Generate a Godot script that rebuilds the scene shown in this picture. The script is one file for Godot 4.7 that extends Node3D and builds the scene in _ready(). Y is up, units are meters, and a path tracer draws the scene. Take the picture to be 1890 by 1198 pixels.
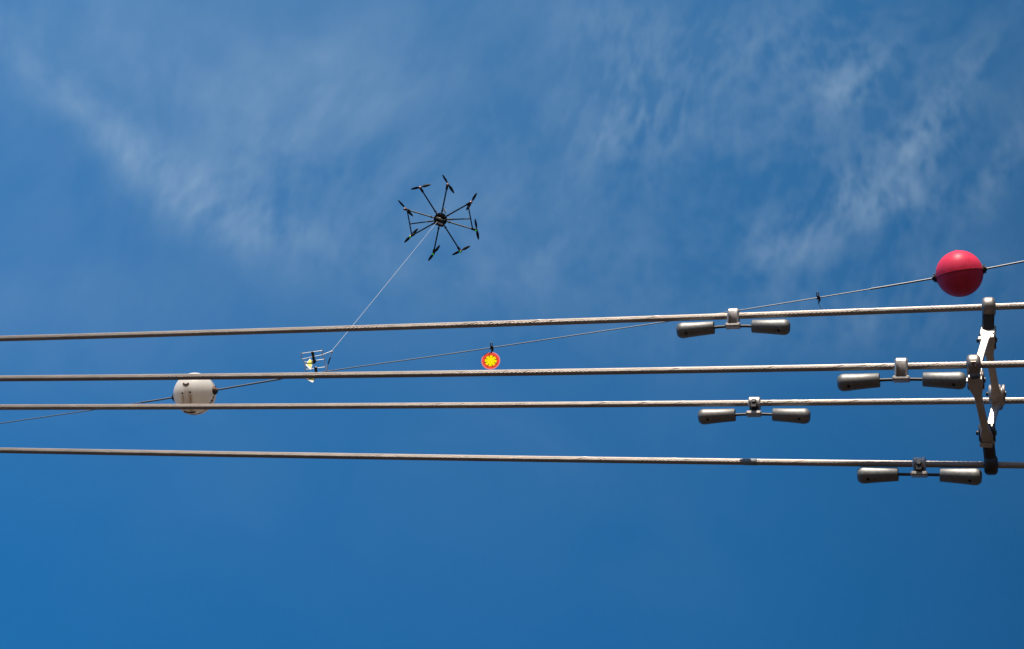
extends Node3D
# A bundle of four power-line conductors seen steeply from below, an overhead earth wire with marker balls beyond it,
# and a drone that lowers bird diverters onto that wire. Units are metres, y is up, the viewer stands on the ground at the origin.

# Heading of the view: right, up and forward of the place the viewer looks at.
const VR := Vector3(0.99619, 0.04619, 0.07391)
const VU := Vector3(-0.08716, 0.52790, 0.84482)
const VF := Vector3(0.0, 0.84805, -0.52992)
const SUN := Vector3(-0.1477, 0.6253, 0.7663)
# along the conductors, towards the right
const WIRE := Vector3(0.96234, -0.14793, 0.22807)

var M := {}
var used := {}
var rng := RandomNumberGenerator.new()
var veil := FastNoiseLite.new()
var wisp := FastNoiseLite.new()
var bend := FastNoiseLite.new()
var puffs := []


func _ready() -> void:
	rng.seed = 7
	camera_and_light()
	materials()
	ground()
	conductors()
	dampers()
	spacer()
	earth_wire()
	marker_balls()
	drone()
	tether_and_frame()
	diverters()


# ------------------------------------------------------------------ camera, sky, sun
func camera_and_light() -> void:
	var cam := Camera3D.new()
	cam.name = "camera"
	cam.transform = Transform3D(Basis(VR, VU, -VF).orthonormalized(), Vector3(0, 1.65, 0))
	cam.fov = rad_to_deg(2.0 * atan(599.0 / 3675.0))
	cam.near = 0.1
	cam.far = 6000.0
	add_child(cam)
	cam.current = true
	var sun := DirectionalLight3D.new()
	sun.name = "sun"
	sun.light_energy = 1.6
	sun.light_color = Color(1.0, 0.96, 0.90)
	sun.light_angular_distance = 0.53
	sun.shadow_enabled = true
	add_child(sun)
	sun.look_at_from_position(Vector3.ZERO, -SUN, Vector3(0, 1, 0))
	var env := Environment.new()
	env.background_mode = Environment.BG_SKY
	var pano := PanoramaSkyMaterial.new()
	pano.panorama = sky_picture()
	var sky := Sky.new()
	sky.sky_material = pano
	env.sky = sky
	env.tonemap_mode = Environment.TONE_MAPPER_LINEAR
	env.tonemap_exposure = 1.5   # exposed for the deep blue of the sky
	env.background_energy_multiplier = 1.0 / 1.5
	env.sdfgi_enabled = true
	env.ssao_enabled = true
	env.ssil_enabled = true
	var we := WorldEnvironment.new()
	we.name = "world_environment"
	we.environment = env
	add_child(we)


# one patch of thin cloud: place (tangents right and up of the view's heading), half sizes, slant in degrees, thickness, how torn it is
func puff(x: float, y: float, a: float, b: float, slant: float, w: float, torn: float) -> void:
	var s := deg_to_rad(slant)
	puffs.append([x, y, cos(s) / a, sin(s) / a, -sin(s) / b, cos(s) / b, w, torn])


func sky_picture() -> ImageTexture:
	veil.seed = 3
	veil.noise_type = FastNoiseLite.TYPE_SIMPLEX_SMOOTH
	veil.frequency = 1.0
	veil.fractal_octaves = 4
	wisp.seed = 11
	wisp.noise_type = FastNoiseLite.TYPE_SIMPLEX_SMOOTH
	wisp.frequency = 1.0
	wisp.fractal_octaves = 5
	wisp.fractal_gain = 0.55
	bend.seed = 23
	bend.noise_type = FastNoiseLite.TYPE_SIMPLEX_SMOOTH
	bend.frequency = 1.0
	bend.fractal_octaves = 2
	puff(-0.203, 0.095, 0.05, 0.011, -40, 0.11, 0.4)
	puff(-0.172, 0.072, 0.03, 0.016, -44, 0.05, 0.6)
	puff(-0.148, 0.058, 0.034, 0.0135, -40, 0.15, 0.4)
	puff(-0.105, 0.043, 0.038, 0.013, -18, 0.065, 0.6)
	puff(-0.125, 0.072, 0.03, 0.022, 60, 0.03, 0.9)
	puff(-0.2, 0.13, 0.13, 0.055, -8, 0.072, 0.3)
	puff(-0.095, 0.122, 0.08, 0.036, 20, 0.055, 0.4)
	puff(-0.06, 0.075, 0.06, 0.04, 0, 0.03, 0.6)
	puff(0.015, 0.158, 0.05, 0.014, 0, 0.04, 0.4)
	puff(0.062, 0.128, 0.04, 0.04, 40, 0.035, 0.7)
	puff(0.07, 0.108, 0.013, 0.02, 0, 0.04, 1)
	puff(0.048, 0.095, 0.014, 0.014, 0, 0.03, 1)
	puff(0.125, 0.138, 0.0605, 0.033, 20, 0.029, 0.9)
	puff(0.162, 0.131, 0.0187, 0.022, -30, 0.043, 1)
	puff(0.176, 0.12, 0.0154, 0.0176, -30, 0.032, 1)
	puff(0.168, 0.064, 0.014, 0.012, 30, 0.085, 0.9)
	puff(0.186, 0.060, 0.015, 0.010, 35, 0.130, 0.6)
	puff(0.153, 0.044, 0.0154, 0.0132, 20, 0.043, 1)
	puff(0.132, 0.042, 0.0154, 0.0143, -30, 0.036, 1)
	puff(0.205, 0.062, 0.022, 0.0132, 40, 0.036, 1)
	puff(0.2, 0.088, 0.022, 0.0132, 35, 0.032, 1)
	puff(0.226, 0.118, 0.0418, 0.0099, 58, 0.036, 0.9)
	puff(0.212, 0.1, 0.022, 0.011, 50, 0.032, 1)
	puff(0.243, 0.072, 0.0352, 0.0088, 58, 0.036, 0.9)
	puff(0.255, 0.098, 0.0286, 0.0088, 60, 0.036, 0.8)
	puff(0.185, 0.095, 0.07, 0.055, 30, 0.026, 0.8)
	puff(0.018, 0.034, 0.07, 0.03, 0, 0.045, 0.5)
	puff(-0.24, 0.01, 0.06, 0.045, 0, 0.05, 0.2)
	puff(-0.15, 0.012, 0.12, 0.03, 0, 0.022, 0.3)
	puff(0.2, 0.012, 0.066, 0.0198, 8, 0.029, 0.9)
	puff(0.13, 0, 0.12, 0.022, 5, 0.018, 0.7)
	puff(-0.04, 0.05, 0.07, 0.03, 0, 0.012, 0.9)
	puff(0.055, 0.110, 0.085, 0.050, 25, 0.015, 1.1)
	puff(0.165, 0.105, 0.095, 0.060, 30, 0.016, 1.1)
	puff(0.140, 0.040, 0.070, 0.030, 20, 0.012, 1.1)
	var w := 1024
	var h := 512
	var data := PackedByteArray()
	data.resize(w * h * 3)
	var below := Color(0.22, 0.24, 0.24)
	var at := 0
	for j in h:
		var el := PI * (0.5 - (j + 0.5) / h)
		for i in w:
			var c := below
			if el > -0.02:
				var az := TAU * (i + 0.5) / w
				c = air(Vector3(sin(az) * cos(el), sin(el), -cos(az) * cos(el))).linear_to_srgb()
			data[at] = int(clampf(c.r * 255.0 + 0.5, 0, 255))
			data[at + 1] = int(clampf(c.g * 255.0 + 0.5, 0, 255))
			data[at + 2] = int(clampf(c.b * 255.0 + 0.5, 0, 255))
			at += 3
	var img := Image.create_from_data(w, h, false, Image.FORMAT_RGB8, data)
	img.resize(4096, 2048, Image.INTERPOLATE_CUBIC)
	# the thin cloud is finer than that: the part of the sky where it is looked at gets every texel
	var x0 := -520
	var y0 := int(2048 * (90.0 - 75.0) / 180.0)
	var nx := 1040
	var ny := int(2048 * 32.0 / 180.0)
	data.resize(nx * ny * 3)
	at = 0
	for j in ny:
		var el := PI * (0.5 - (y0 + j + 0.5) / 2048.0)
		for i in nx:
			var az := TAU * (x0 + i + 0.5) / 4096.0
			var c := air(Vector3(sin(az) * cos(el), sin(el), -cos(az) * cos(el))).linear_to_srgb()
			var g := rng.randf() + 0.5 * (rng.randf() - 0.5)
			data[at] = int(clampf(c.r * 255.0 + g, 0, 255))
			data[at + 1] = int(clampf(c.g * 255.0 + g, 0, 255))
			data[at + 2] = int(clampf(c.b * 255.0 + g, 0, 255))
			at += 3
	var fine := Image.create_from_data(nx, ny, false, Image.FORMAT_RGB8, data)
	# straight ahead is the picture's left edge, where it joins its right edge
	img.blit_rect(fine, Rect2i(520, 0, 520, ny), Vector2i(0, y0))
	img.blit_rect(fine, Rect2i(0, 0, 520, ny), Vector2i(4096 - 520, y0))
	return ImageTexture.create_from_image(img)


# linear colour of the air and the thin cloud in a direction
func air(d: Vector3) -> Color:
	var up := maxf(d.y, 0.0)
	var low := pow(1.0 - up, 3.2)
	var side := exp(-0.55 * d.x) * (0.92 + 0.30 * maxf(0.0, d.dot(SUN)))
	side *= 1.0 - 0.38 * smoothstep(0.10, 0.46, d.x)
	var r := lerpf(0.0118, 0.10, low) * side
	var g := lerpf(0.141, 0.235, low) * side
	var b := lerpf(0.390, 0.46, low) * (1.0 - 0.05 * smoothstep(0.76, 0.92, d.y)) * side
	var near := maxf(0.0, d.dot(SUN))
	var glow := 0.5 * pow(near, 24.0) + 0.16 * pow(near, 4.0)
	r += glow
	g += glow * 0.95
	b += glow * 0.85
	# thin high cloud everywhere, more of it towards the zenith and the sun
	var fx := d.dot(VR)
	var fy := d.dot(VU)
	var q := Vector3(fx, fy, d.dot(VF))
	var wx := bend.get_noise_3d(q.x * 6.0, q.y * 6.0, q.z * 6.0)
	var wy := bend.get_noise_3d(q.x * 6.0 + 9.0, q.y * 6.0 - 4.0, q.z * 6.0 + 5.0)
	var v := veil.get_noise_3d(q.x * 7.0 + wx * 0.5, q.y * 11.0 + wy * 0.5, q.z * 7.0)
	var haze := 0.075 * smoothstep(0.70, 0.95, d.y)
	haze *= 1.0 - 0.5 * smoothstep(-0.05, 0.22, fx)
	haze = maxf(0.0, haze * (1.0 + 0.7 * v)) + 0.002
	var a := haze
	if q.z > 0.9 and absf(fx) < 0.5 and absf(fy) < 0.4:
		var tx := fx / q.z + wx * 0.010
		var ty := fy / q.z + wy * 0.010
		var n1 := 0.0
		var fine := 0.0
		var known := false
		for p in puffs:
			var dx: float = tx - p[0]
			var dy: float = ty - p[1]
			var s: float = dx * p[2] + dy * p[3]
			var t: float = dx * p[4] + dy * p[5]
			var e := s * s + t * t
			if e < 7.0:
				if not known:
					known = true
					# fibres that run from lower left to upper right
					var along := tx * 0.5 + ty * 0.87
					var across := tx * 0.87 - ty * 0.5
					n1 = wisp.get_noise_3d(across * 32.0 + wy * 0.6, along * 21.0 + wx * 0.6, 2.0)
					fine = 0.17 - 0.85 * absf(wisp.get_noise_3d(across * 58.0 + wx * 1.5, along * 42.0 + wy * 1.5, 7.0)) + 0.40 * wisp.get_noise_3d(across * 105.0 + wx, along * 85.0, 9.0)
				var torn: float = p[7]
				a += 0.88 * p[6] * exp(-e) * maxf(0.0, 1.0 + torn * 2.4 * (n1 + fine * torn))
	elif d.y > 0.1:
		var n := wisp.get_noise_3d(q.x * 9.0 + wx, q.y * 12.0 + wy, q.z * 9.0)
		a += 0.05 * smoothstep(0.05, 0.6, n + 0.4 * v)
	a = clampf(a, 0.0, 0.6)
	return Color(r + (0.64 - r) * a, g + (0.80 - g) * a, b + (0.90 - b) * a)


# ------------------------------------------------------------------ materials
func cloudy(size: int, freq: float, from: float, to: float, s: int) -> ImageTexture:
	var n := FastNoiseLite.new()
	n.seed = s
	n.frequency = freq
	n.fractal_octaves = 5
	var src := n.get_seamless_image(size, size)
	var out := Image.create(size, size, false, Image.FORMAT_RGB8)
	for y in size:
		for x in size:
			var k := lerpf(from, to, src.get_pixel(x, y).r)
			out.set_pixel(x, y, Color(k, k, k))
	return ImageTexture.create_from_image(out)


func mat(r: float, g: float, b: float, rough: float, metal := 0.0, grain: Texture2D = null, scale := 6.0) -> StandardMaterial3D:
	var m := StandardMaterial3D.new()
	m.albedo_color = Color(r, g, b).linear_to_srgb()
	m.roughness = rough
	m.metallic = metal
	if grain:
		m.albedo_texture = grain
		m.uv1_triplanar = true
		m.uv1_scale = Vector3.ONE * scale
	return m


func materials() -> void:
	var fine := cloudy(256, 0.03, 0.80, 1.02, 4)
	var soft := cloudy(256, 0.015, 0.86, 1.02, 8)
	M.strand = mat(0.415, 0.360, 0.320, 0.42, 0.72)
	M.strand.vertex_color_use_as_albedo = true
	M.thin_strand = mat(0.22, 0.22, 0.22, 0.45, 0.75)
	M.rod = mat(0.18, 0.18, 0.185, 0.48, 0.75)
	M.shadow_edge = mat(0.20, 0.22, 0.23, 0.6)  # grey-blue of sky reflected at a shadow's end, put in as colour
	M.weight = mat(0.235, 0.232, 0.222, 0.54, 0.62, fine, 5.0)
	M.hole = mat(0.006, 0.005, 0.005, 0.8)
	M.cast = mat(0.60, 0.52, 0.45, 0.50, 0.80, soft, 9.0)
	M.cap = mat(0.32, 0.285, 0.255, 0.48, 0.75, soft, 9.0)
	M.clamp = mat(0.54, 0.48, 0.44, 0.45, 0.7, fine, 11.0)
	M.cable = mat(0.05, 0.045, 0.04, 0.5, 0.3)
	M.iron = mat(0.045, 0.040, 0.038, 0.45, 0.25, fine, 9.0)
	M.bolt = mat(0.16, 0.15, 0.14, 0.4, 0.7)
	M.rubber = mat(0.012, 0.011, 0.012, 0.6)
	M.rust = mat(0.20, 0.12, 0.08, 0.8, 0.1, fine, 14.0)
	M.white_shell = mat(0.90, 0.89, 0.86, 0.42)
	M.white_shell.vertex_color_use_as_albedo = true
	M.white_shell.backlight_enabled = true
	M.white_shell.backlight = Color(0.95, 0.91, 0.86)
	M.red_shell = mat(0.74, 0.044, 0.098, 0.42, 0.0, soft, 2.0)
	M.red_shell.metallic_specular = 0.25
	M.red_lip = mat(0.62, 0.05, 0.09, 0.45)
	M.carbon = mat(0.010, 0.010, 0.011, 0.42)
	M.blade = mat(0.012, 0.012, 0.014, 0.5)
	M.motor = mat(0.30, 0.16, 0.13, 0.35, 0.6)
	M.plain_grey = mat(0.75, 0.70, 0.64, 0.6)
	M.connector = mat(0.8, 0.8, 0.8, 0.3, 0.2)
	M.led = mat(0.05, 0.6, 0.15, 0.4)
	M.led.emission_enabled = true
	M.led.emission = Color(0.10, 1.0, 0.25)
	M.led.emission_energy_multiplier = 0.4
	M.cord = mat(0.34, 0.36, 0.40, 0.7)
	M.steel_wire = mat(0.90, 0.90, 0.90, 0.35, 0.15)
	M.dark_cord = mat(0.03, 0.04, 0.07, 0.7)
	M.clip = mat(0.008, 0.008, 0.010, 0.45)
	M.red_plastic = mat(0.92, 0.16, 0.15, 0.4)
	M.red_plastic.backlight_enabled = true
	M.red_plastic.backlight = Color(1.25, 0.46, 0.30)
	M.pink_edge = mat(0.95, 0.30, 0.33, 0.4)
	M.pink_edge.backlight_enabled = true
	M.pink_edge.backlight = Color(1.45, 0.85, 0.92)
	M.yellow_plastic = mat(1.0, 0.93, 0.05, 0.4)
	M.yellow_plastic.backlight_enabled = true
	M.yellow_plastic.backlight = Color(1.75, 1.62, 0.15)
	M.acrylic = mat(0.9, 0.9, 0.9, 0.1)
	M.acrylic.transparency = BaseMaterial3D.TRANSPARENCY_ALPHA
	M.acrylic.albedo_color.a = 0.08
	M.slit = mat(0.10, 0.035, 0.01, 0.7)
	M.white_sheet = mat(0.74, 0.76, 0.74, 0.35)
	M.yellow_sheet = mat(0.70, 0.68, 0.06, 0.35)
	var soil := cloudy(512, 0.012, 0.55, 1.0, 31)
	M.soil = mat(0.050, 0.029, 0.016, 0.95, 0.0, soil, 0.05)


# ------------------------------------------------------------------ naming
func numbered(called: String) -> String:
	used[called] = used.get(called, -1) + 1
	return called if used[called] == 0 else "%s_%03d" % [called, used[called]]


func tag(o: Node3D, label: String, category: String, group := "") -> Node3D:
	o.set_meta("label", label)
	o.set_meta("category", category)
	if group:
		o.set_meta("group", group)
	return o


func thing(called: String, xf: Transform3D, label: String, category: String, group := "") -> Node3D:
	var o := Node3D.new()
	o.name = numbered(called)
	add_child(o)
	o.transform = xf
	return tag(o, label, category, group)


func obj(called: String, shape: Variant, m: Material, parent: Node3D, xf := Transform3D()) -> MeshInstance3D:
	var o := MeshInstance3D.new()
	o.name = called
	if shape is SurfaceTool:
		shape.generate_normals()
		o.mesh = shape.commit()
	else:
		o.mesh = shape
	o.material_override = m
	parent.add_child(o, true)
	o.transform = xf
	return o


# ------------------------------------------------------------------ shapes
func mb() -> SurfaceTool:
	var st := SurfaceTool.new()
	st.begin(Mesh.PRIMITIVE_TRIANGLES)
	return st


func tri(st: SurfaceTool, a: Vector3, b: Vector3, c: Vector3, out: Vector3, group := -1) -> void:
	if (c - a).cross(b - a).dot(out) < 0.0:
		var k := b
		b = c
		c = k
	for p in [a, b, c]:
		st.set_smooth_group(group if group >= 0 else 0xFFFFFFFF)
		st.add_vertex(p)


func quad(st: SurfaceTool, a: Vector3, b: Vector3, c: Vector3, d: Vector3, out: Vector3, group := -1) -> void:
	tri(st, a, b, c, out, group)
	tri(st, a, c, d, out, group)


# a solid of revolution round the y axis of xf; profile of (radius, height) from bottom to top, closed at both ends
func lathe(st: SurfaceTool, xf: Transform3D, profile: Array, sides := 24, smooth := true) -> void:
	for k in sides:
		var a0 := TAU * k / sides
		var a1 := TAU * (k + 1) / sides
		var e0 := Vector3(cos(a0), 0, sin(a0))
		var e1 := Vector3(cos(a1), 0, sin(a1))
		for i in profile.size() - 1:
			var p: Vector2 = profile[i]
			var q: Vector2 = profile[i + 1]
			var slope := (e0 + e1).normalized() * (q.y - p.y) + Vector3(0, p.x - q.x, 0)
			var out := xf.basis * slope
			var A := xf * (e0 * p.x + Vector3(0, p.y, 0))
			var B := xf * (e1 * p.x + Vector3(0, p.y, 0))
			var C := xf * (e1 * q.x + Vector3(0, q.y, 0))
			var D := xf * (e0 * q.x + Vector3(0, q.y, 0))
			var g := (2 if absf(q.y - p.y) > 0.25 * absf(q.x - p.x) else 3) if smooth else -1
			if p.x < 1e-6:
				tri(st, A, C, D, out, g)
			elif q.x < 1e-6:
				tri(st, A, B, D, out, g)
			else:
				quad(st, A, B, C, D, out, g)


func tube(st: SurfaceTool, pts: Array, r: float, sides := 10, r_end := -1.0) -> void:
	var n := pts.size()
	var rings := []
	var ref := Vector3(0.13, 0.9, 0.31).normalized()
	for i in n:
		var t: Vector3 = (pts[mini(i + 1, n - 1)] - pts[maxi(i - 1, 0)]).normalized()
		if absf(t.dot(ref)) > 0.95:
			ref = Vector3(0.9, 0.1, 0.4).normalized()
		var x := ref.cross(t).normalized()
		var y := t.cross(x)
		var rr := r if r_end < 0.0 else lerpf(r, r_end, i / float(n - 1))
		var ring := []
		for k in sides:
			ring.append(pts[i] + (x * cos(TAU * k / sides) + y * sin(TAU * k / sides)) * rr)
		rings.append(ring)
	for i in n - 1:
		for k in sides:
			var k1 := (k + 1) % sides
			var mid: Vector3 = (rings[i][k] + rings[i][k1]) * 0.5 - pts[i]
			quad(st, rings[i][k], rings[i][k1], rings[i + 1][k1], rings[i + 1][k], mid, 4)
	for k in sides:
		var k1 := (k + 1) % sides
		tri(st, pts[0], rings[0][k], rings[0][k1], pts[0] - pts[1])
		tri(st, pts[n - 1], rings[n - 1][k], rings[n - 1][k1], pts[n - 1] - pts[n - 2])


# a plate: outline in the x-y plane of xf, thickness along its z, edges bevelled
func plate(st: SurfaceTool, xf: Transform3D, outline: PackedVector2Array, thick: float, bevel := 0.002, smooth_side := false) -> void:
	var poly := outline
	if Geometry2D.is_polygon_clockwise(poly):
		poly.reverse()
	var n := poly.size()
	var inner := PackedVector2Array()
	for i in n:
		var a := (poly[i] - poly[(i + n - 1) % n]).normalized()
		var b := (poly[(i + 1) % n] - poly[i]).normalized()
		var na := Vector2(-a.y, a.x)
		var nb := Vector2(-b.y, b.x)
		var m := (na + nb).normalized()
		inner.append(poly[i] + m * bevel / maxf(0.4, m.dot(na)))
	var h := thick * 0.5
	var tris := Geometry2D.triangulate_polygon(inner)
	for s in [-1.0, 1.0]:
		for i in range(0, tris.size(), 3):
			var p := inner[tris[i]]
			var q := inner[tris[i + 1]]
			var w := inner[tris[i + 2]]
			tri(st, xf * Vector3(p.x, p.y, s * h), xf * Vector3(q.x, q.y, s * h), xf * Vector3(w.x, w.y, s * h), xf.basis.z * s)
	for i in n:
		var j := (i + 1) % n
		var e := poly[j] - poly[i]
		var o2 := Vector2(e.y, -e.x).normalized()
		var out := xf.basis * Vector3(o2.x, o2.y, 0)
		var g := 5 if smooth_side else -1
		quad(st, xf * Vector3(poly[i].x, poly[i].y, -h + bevel), xf * Vector3(poly[j].x, poly[j].y, -h + bevel), xf * Vector3(poly[j].x, poly[j].y, h - bevel), xf * Vector3(poly[i].x, poly[i].y, h - bevel), out, g)
		for s in [-1.0, 1.0]:
			quad(st, xf * Vector3(poly[i].x, poly[i].y, s * (h - bevel)), xf * Vector3(poly[j].x, poly[j].y, s * (h - bevel)), xf * Vector3(inner[j].x, inner[j].y, s * h), xf * Vector3(inner[i].x, inner[i].y, s * h), out + xf.basis.z * s)


func box(st: SurfaceTool, xf: Transform3D, size: Vector3, bevel := 0.003) -> void:
	var x := size.x * 0.5
	var y := size.y * 0.5
	var c := minf(bevel, minf(x, y) * 0.6)
	plate(st, xf, PackedVector2Array([Vector2(-x + c, -y), Vector2(x - c, -y), Vector2(x, -y + c), Vector2(x, y - c), Vector2(x - c, y), Vector2(-x + c, y), Vector2(-x, y - c), Vector2(-x, -y + c)]), size.z, c)


func disc(r: float, n: int) -> PackedVector2Array:
	var p := PackedVector2Array()
	for k in n:
		p.append(Vector2(cos(TAU * k / n), sin(TAU * k / n)) * r)
	return p


# axes with y along "along" and z as near as possible to "towards"
func frame(at: Vector3, along: Vector3, towards: Vector3) -> Transform3D:
	var y := along.normalized()
	var z := (towards - y * towards.dot(y)).normalized()
	return Transform3D(Basis(y.cross(z), y, z), at)


func bar(st: SurfaceTool, a: Vector3, b: Vector3, wide: Vector3, w: float, t: float, bevel := 0.003) -> void:
	# a beam from a to b, w across in the direction "wide", t in the third direction
	var y := (b - a).normalized()
	var x := (wide - y * wide.dot(y)).normalized()
	box(st, Transform3D(Basis(x, y, x.cross(y)), (a + b) * 0.5), Vector3(w, a.distance_to(b), t), bevel)


# ------------------------------------------------------------------ ground (below the picture; its light reaches the undersides)
func ground() -> void:
	var pm := PlaneMesh.new()
	pm.size = Vector2(8000, 8000)
	var o := MeshInstance3D.new()
	o.name = "ground"
	o.mesh = pm
	o.material_override = M.soil
	o.set_meta("kind", "structure")
	add_child(o)


# ------------------------------------------------------------------ conductors
func lines() -> Array:   # near upper, near lower, far upper, far lower: left end, middle, right end of the part in view
	return [
		[Vector3(-2.6349, 10.0517, -5.6083), Vector3(-0.1652, 9.6688, -5.0278), Vector3(2.3032, 9.2926, -4.4380)],
		[Vector3(-2.5048, 9.5889, -5.5298), Vector3(-0.1455, 9.1855, -4.9858), Vector3(2.2115, 8.7872, -4.4279)],
		[Vector3(-2.6743, 10.0886, -6.0587), Vector3(-0.1312, 9.6885, -5.5037), Vector3(2.4115, 9.2970, -4.9404)],
		[Vector3(-2.5945, 9.7812, -6.1053), Vector3(-0.1210, 9.3269, -5.5605), Vector3(2.3485, 8.8669, -5.0023)],
	]


func on_line(w: Array, t: float) -> Vector3:
	return w[0] * (1.0 - t) * (1.0 - 2.0 * t) + w[1] * 4.0 * t * (1.0 - t) + w[2] * t * (2.0 * t - 1.0)


func line_dir(w: Array, t: float) -> Vector3:
	return (on_line(w, t + 0.002) - on_line(w, t - 0.002)).normalized()


# a stranded cable: "count" strands laid in a helix of length "lay"; some grooves between strands gape here and there
func cable_mesh(w: Array, from: float, to: float, step: float, r: float, count: int, lay: float, s: int) -> ArrayMesh:
	var noise := FastNoiseLite.new()
	noise.seed = s
	noise.frequency = 1.0
	var per := 4
	var sides := count * per
	var length: float = w[0].distance_to(w[2])
	var ts := []
	var at := from
	while at < to:
		ts.append(at)
		at += (step if at > -0.3 and at < 1.25 else step * 2.4) / length
	var n := ts.size()
	var v := PackedVector3Array()
	var nn := PackedVector3Array()
	var cc := PackedColorArray()
	var idx := PackedInt32Array()
	v.resize(n * (sides + 1))
	nn.resize(n * (sides + 1))
	cc.resize(n * (sides + 1))
	var ref := Vector3(0, 1, 0)
	var k := 0
	for i in n:
		var t: float = ts[i]
		var p := on_line(w, t)
		var d := line_dir(w, t)
		var x := ref.cross(d).normalized()
		var y := d.cross(x)
		var z := t * length
		var turn := TAU * z / lay
		var worn := 0.93 + 0.16 * noise.get_noise_2d(z * 3.0, 50.0)
		for m in sides + 1:
			var strand := (m / per) % count
			var within := (m % per) / float(per)   # 0 at the groove
			var gape := 0.0
			var near_groove := (m + per / 2) / per % count
			if (near_groove * 7 + s) % 9 < 2:
				gape = smoothstep(0.25, 0.75, t) * clampf(noise.get_noise_2d(z * 2.1, near_groove * 7.7) * 3.8 - 0.15, 0.0, 1.0)
			var dip: float = [1.0, 0.22, 0.0, 0.22][m % per]
			var slope: float = [0.0, -1.0, 0.0, 1.0][m % per]
			var depth := r * (0.20 + 0.34 * gape)
			var swell := r * 0.012 * noise.get_noise_2d(z * 4.0, strand * 3.1 + 20.0)
			var rr := r - dip * depth + swell
			var phi := TAU * m / sides + turn
			var er := x * cos(phi) + y * sin(phi)
			var ep := y * cos(phi) - x * sin(phi)
			v[k] = p + er * rr
			nn[k] = (er + ep * slope * (0.8 + gape) - d * slope * 0.2).normalized()
			var shade: float = worn * (1.0 - 0.10 * (hash(strand * 31 + s) % 100) / 100.0)
			cc[k] = Color(shade, shade, shade)
			k += 1
	for i in n - 1:
		for m in sides:
			var a := i * (sides + 1) + m
			var b := a + 1
			var c := a + sides + 1
			idx.append_array(PackedInt32Array([a, c, b, b, c, c + 1]))
	var arr := []
	arr.resize(Mesh.ARRAY_MAX)
	arr[Mesh.ARRAY_VERTEX] = v
	arr[Mesh.ARRAY_NORMAL] = nn
	arr[Mesh.ARRAY_COLOR] = cc
	arr[Mesh.ARRAY_INDEX] = idx
	var mesh := ArrayMesh.new()
	mesh.add_surface_from_arrays(Mesh.PRIMITIVE_TRIANGLES, arr)
	return mesh


func conductors() -> void:
	var labels := [
		"topmost of the four thick stranded grey conductors, meeting the top of the spacer",
		"second thick conductor from the top, passing in front of the white ball's crown",
		"third thick conductor from the top, crossing the lower part of the white ball",
		"lowest of the four thick conductors, shaded at its right end, with an added grey-blue band for the sky sheen where its shadow ends",
	]
	var ls := lines()
	for i in 4:
		var o := obj("conductor", cable_mesh(ls[i], -1.1, 2.1, 0.010, 0.0147, 15, -0.30, i * 5 + 2), M.strand, self)
		o.name = numbered("conductor")
		tag(o, labels[i], "power cable", "conductors of the bundle")
		if i == 3:  # added band: paints the sky's reflection where the shadow on this conductor ends
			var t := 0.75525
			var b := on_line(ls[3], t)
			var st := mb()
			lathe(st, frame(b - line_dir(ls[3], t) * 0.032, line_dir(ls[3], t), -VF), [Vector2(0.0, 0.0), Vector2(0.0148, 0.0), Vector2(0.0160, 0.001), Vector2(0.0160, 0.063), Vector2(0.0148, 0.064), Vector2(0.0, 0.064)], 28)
			obj("shadow_edge_band", st, M.shadow_edge, o)


# ------------------------------------------------------------------ vibration dampers
func dampers() -> void:
	var ls := lines()
	var at := [0.7385, 0.8872, 0.7568, 0.903]
	var labels := [
		"grey dumbbell vibration damper under the topmost conductor, with a plain curved clamp",
		"grey dumbbell vibration damper with a plain strap clamp, next to the spacer",
		"dumbbell vibration damper with a bolted clamp under the third conductor, left of the others below",
		"lowest dumbbell vibration damper, bolted clamp, on the bottom conductor beside the spacer's foot",
	]
	for i in 4:
		var x := line_dir(ls[i], at[i])
		var down := (Vector3(0, -1, 0) * 0.62 - VU * 0.62)
		down = (down - x * down.dot(x)).normalized()
		var y := -down
		var xf := Transform3D(Basis(x, y, x.cross(y)), on_line(ls[i], at[i]))
		xf.basis = xf.basis.rotated(x, deg_to_rad([0.0, 3.0, -4.0, 2.0][i])) * [0.948, 0.985, 0.958, 0.993][i]
		var o := thing("vibration_damper", xf, labels[i], "vibration damper", "dumbbell dampers on the conductors")
		damper_parts(o, i < 2, [0.004, 0.002, 0.003, 0.000][i], [-0.056, -0.062, -0.063, -0.051][i])


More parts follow.
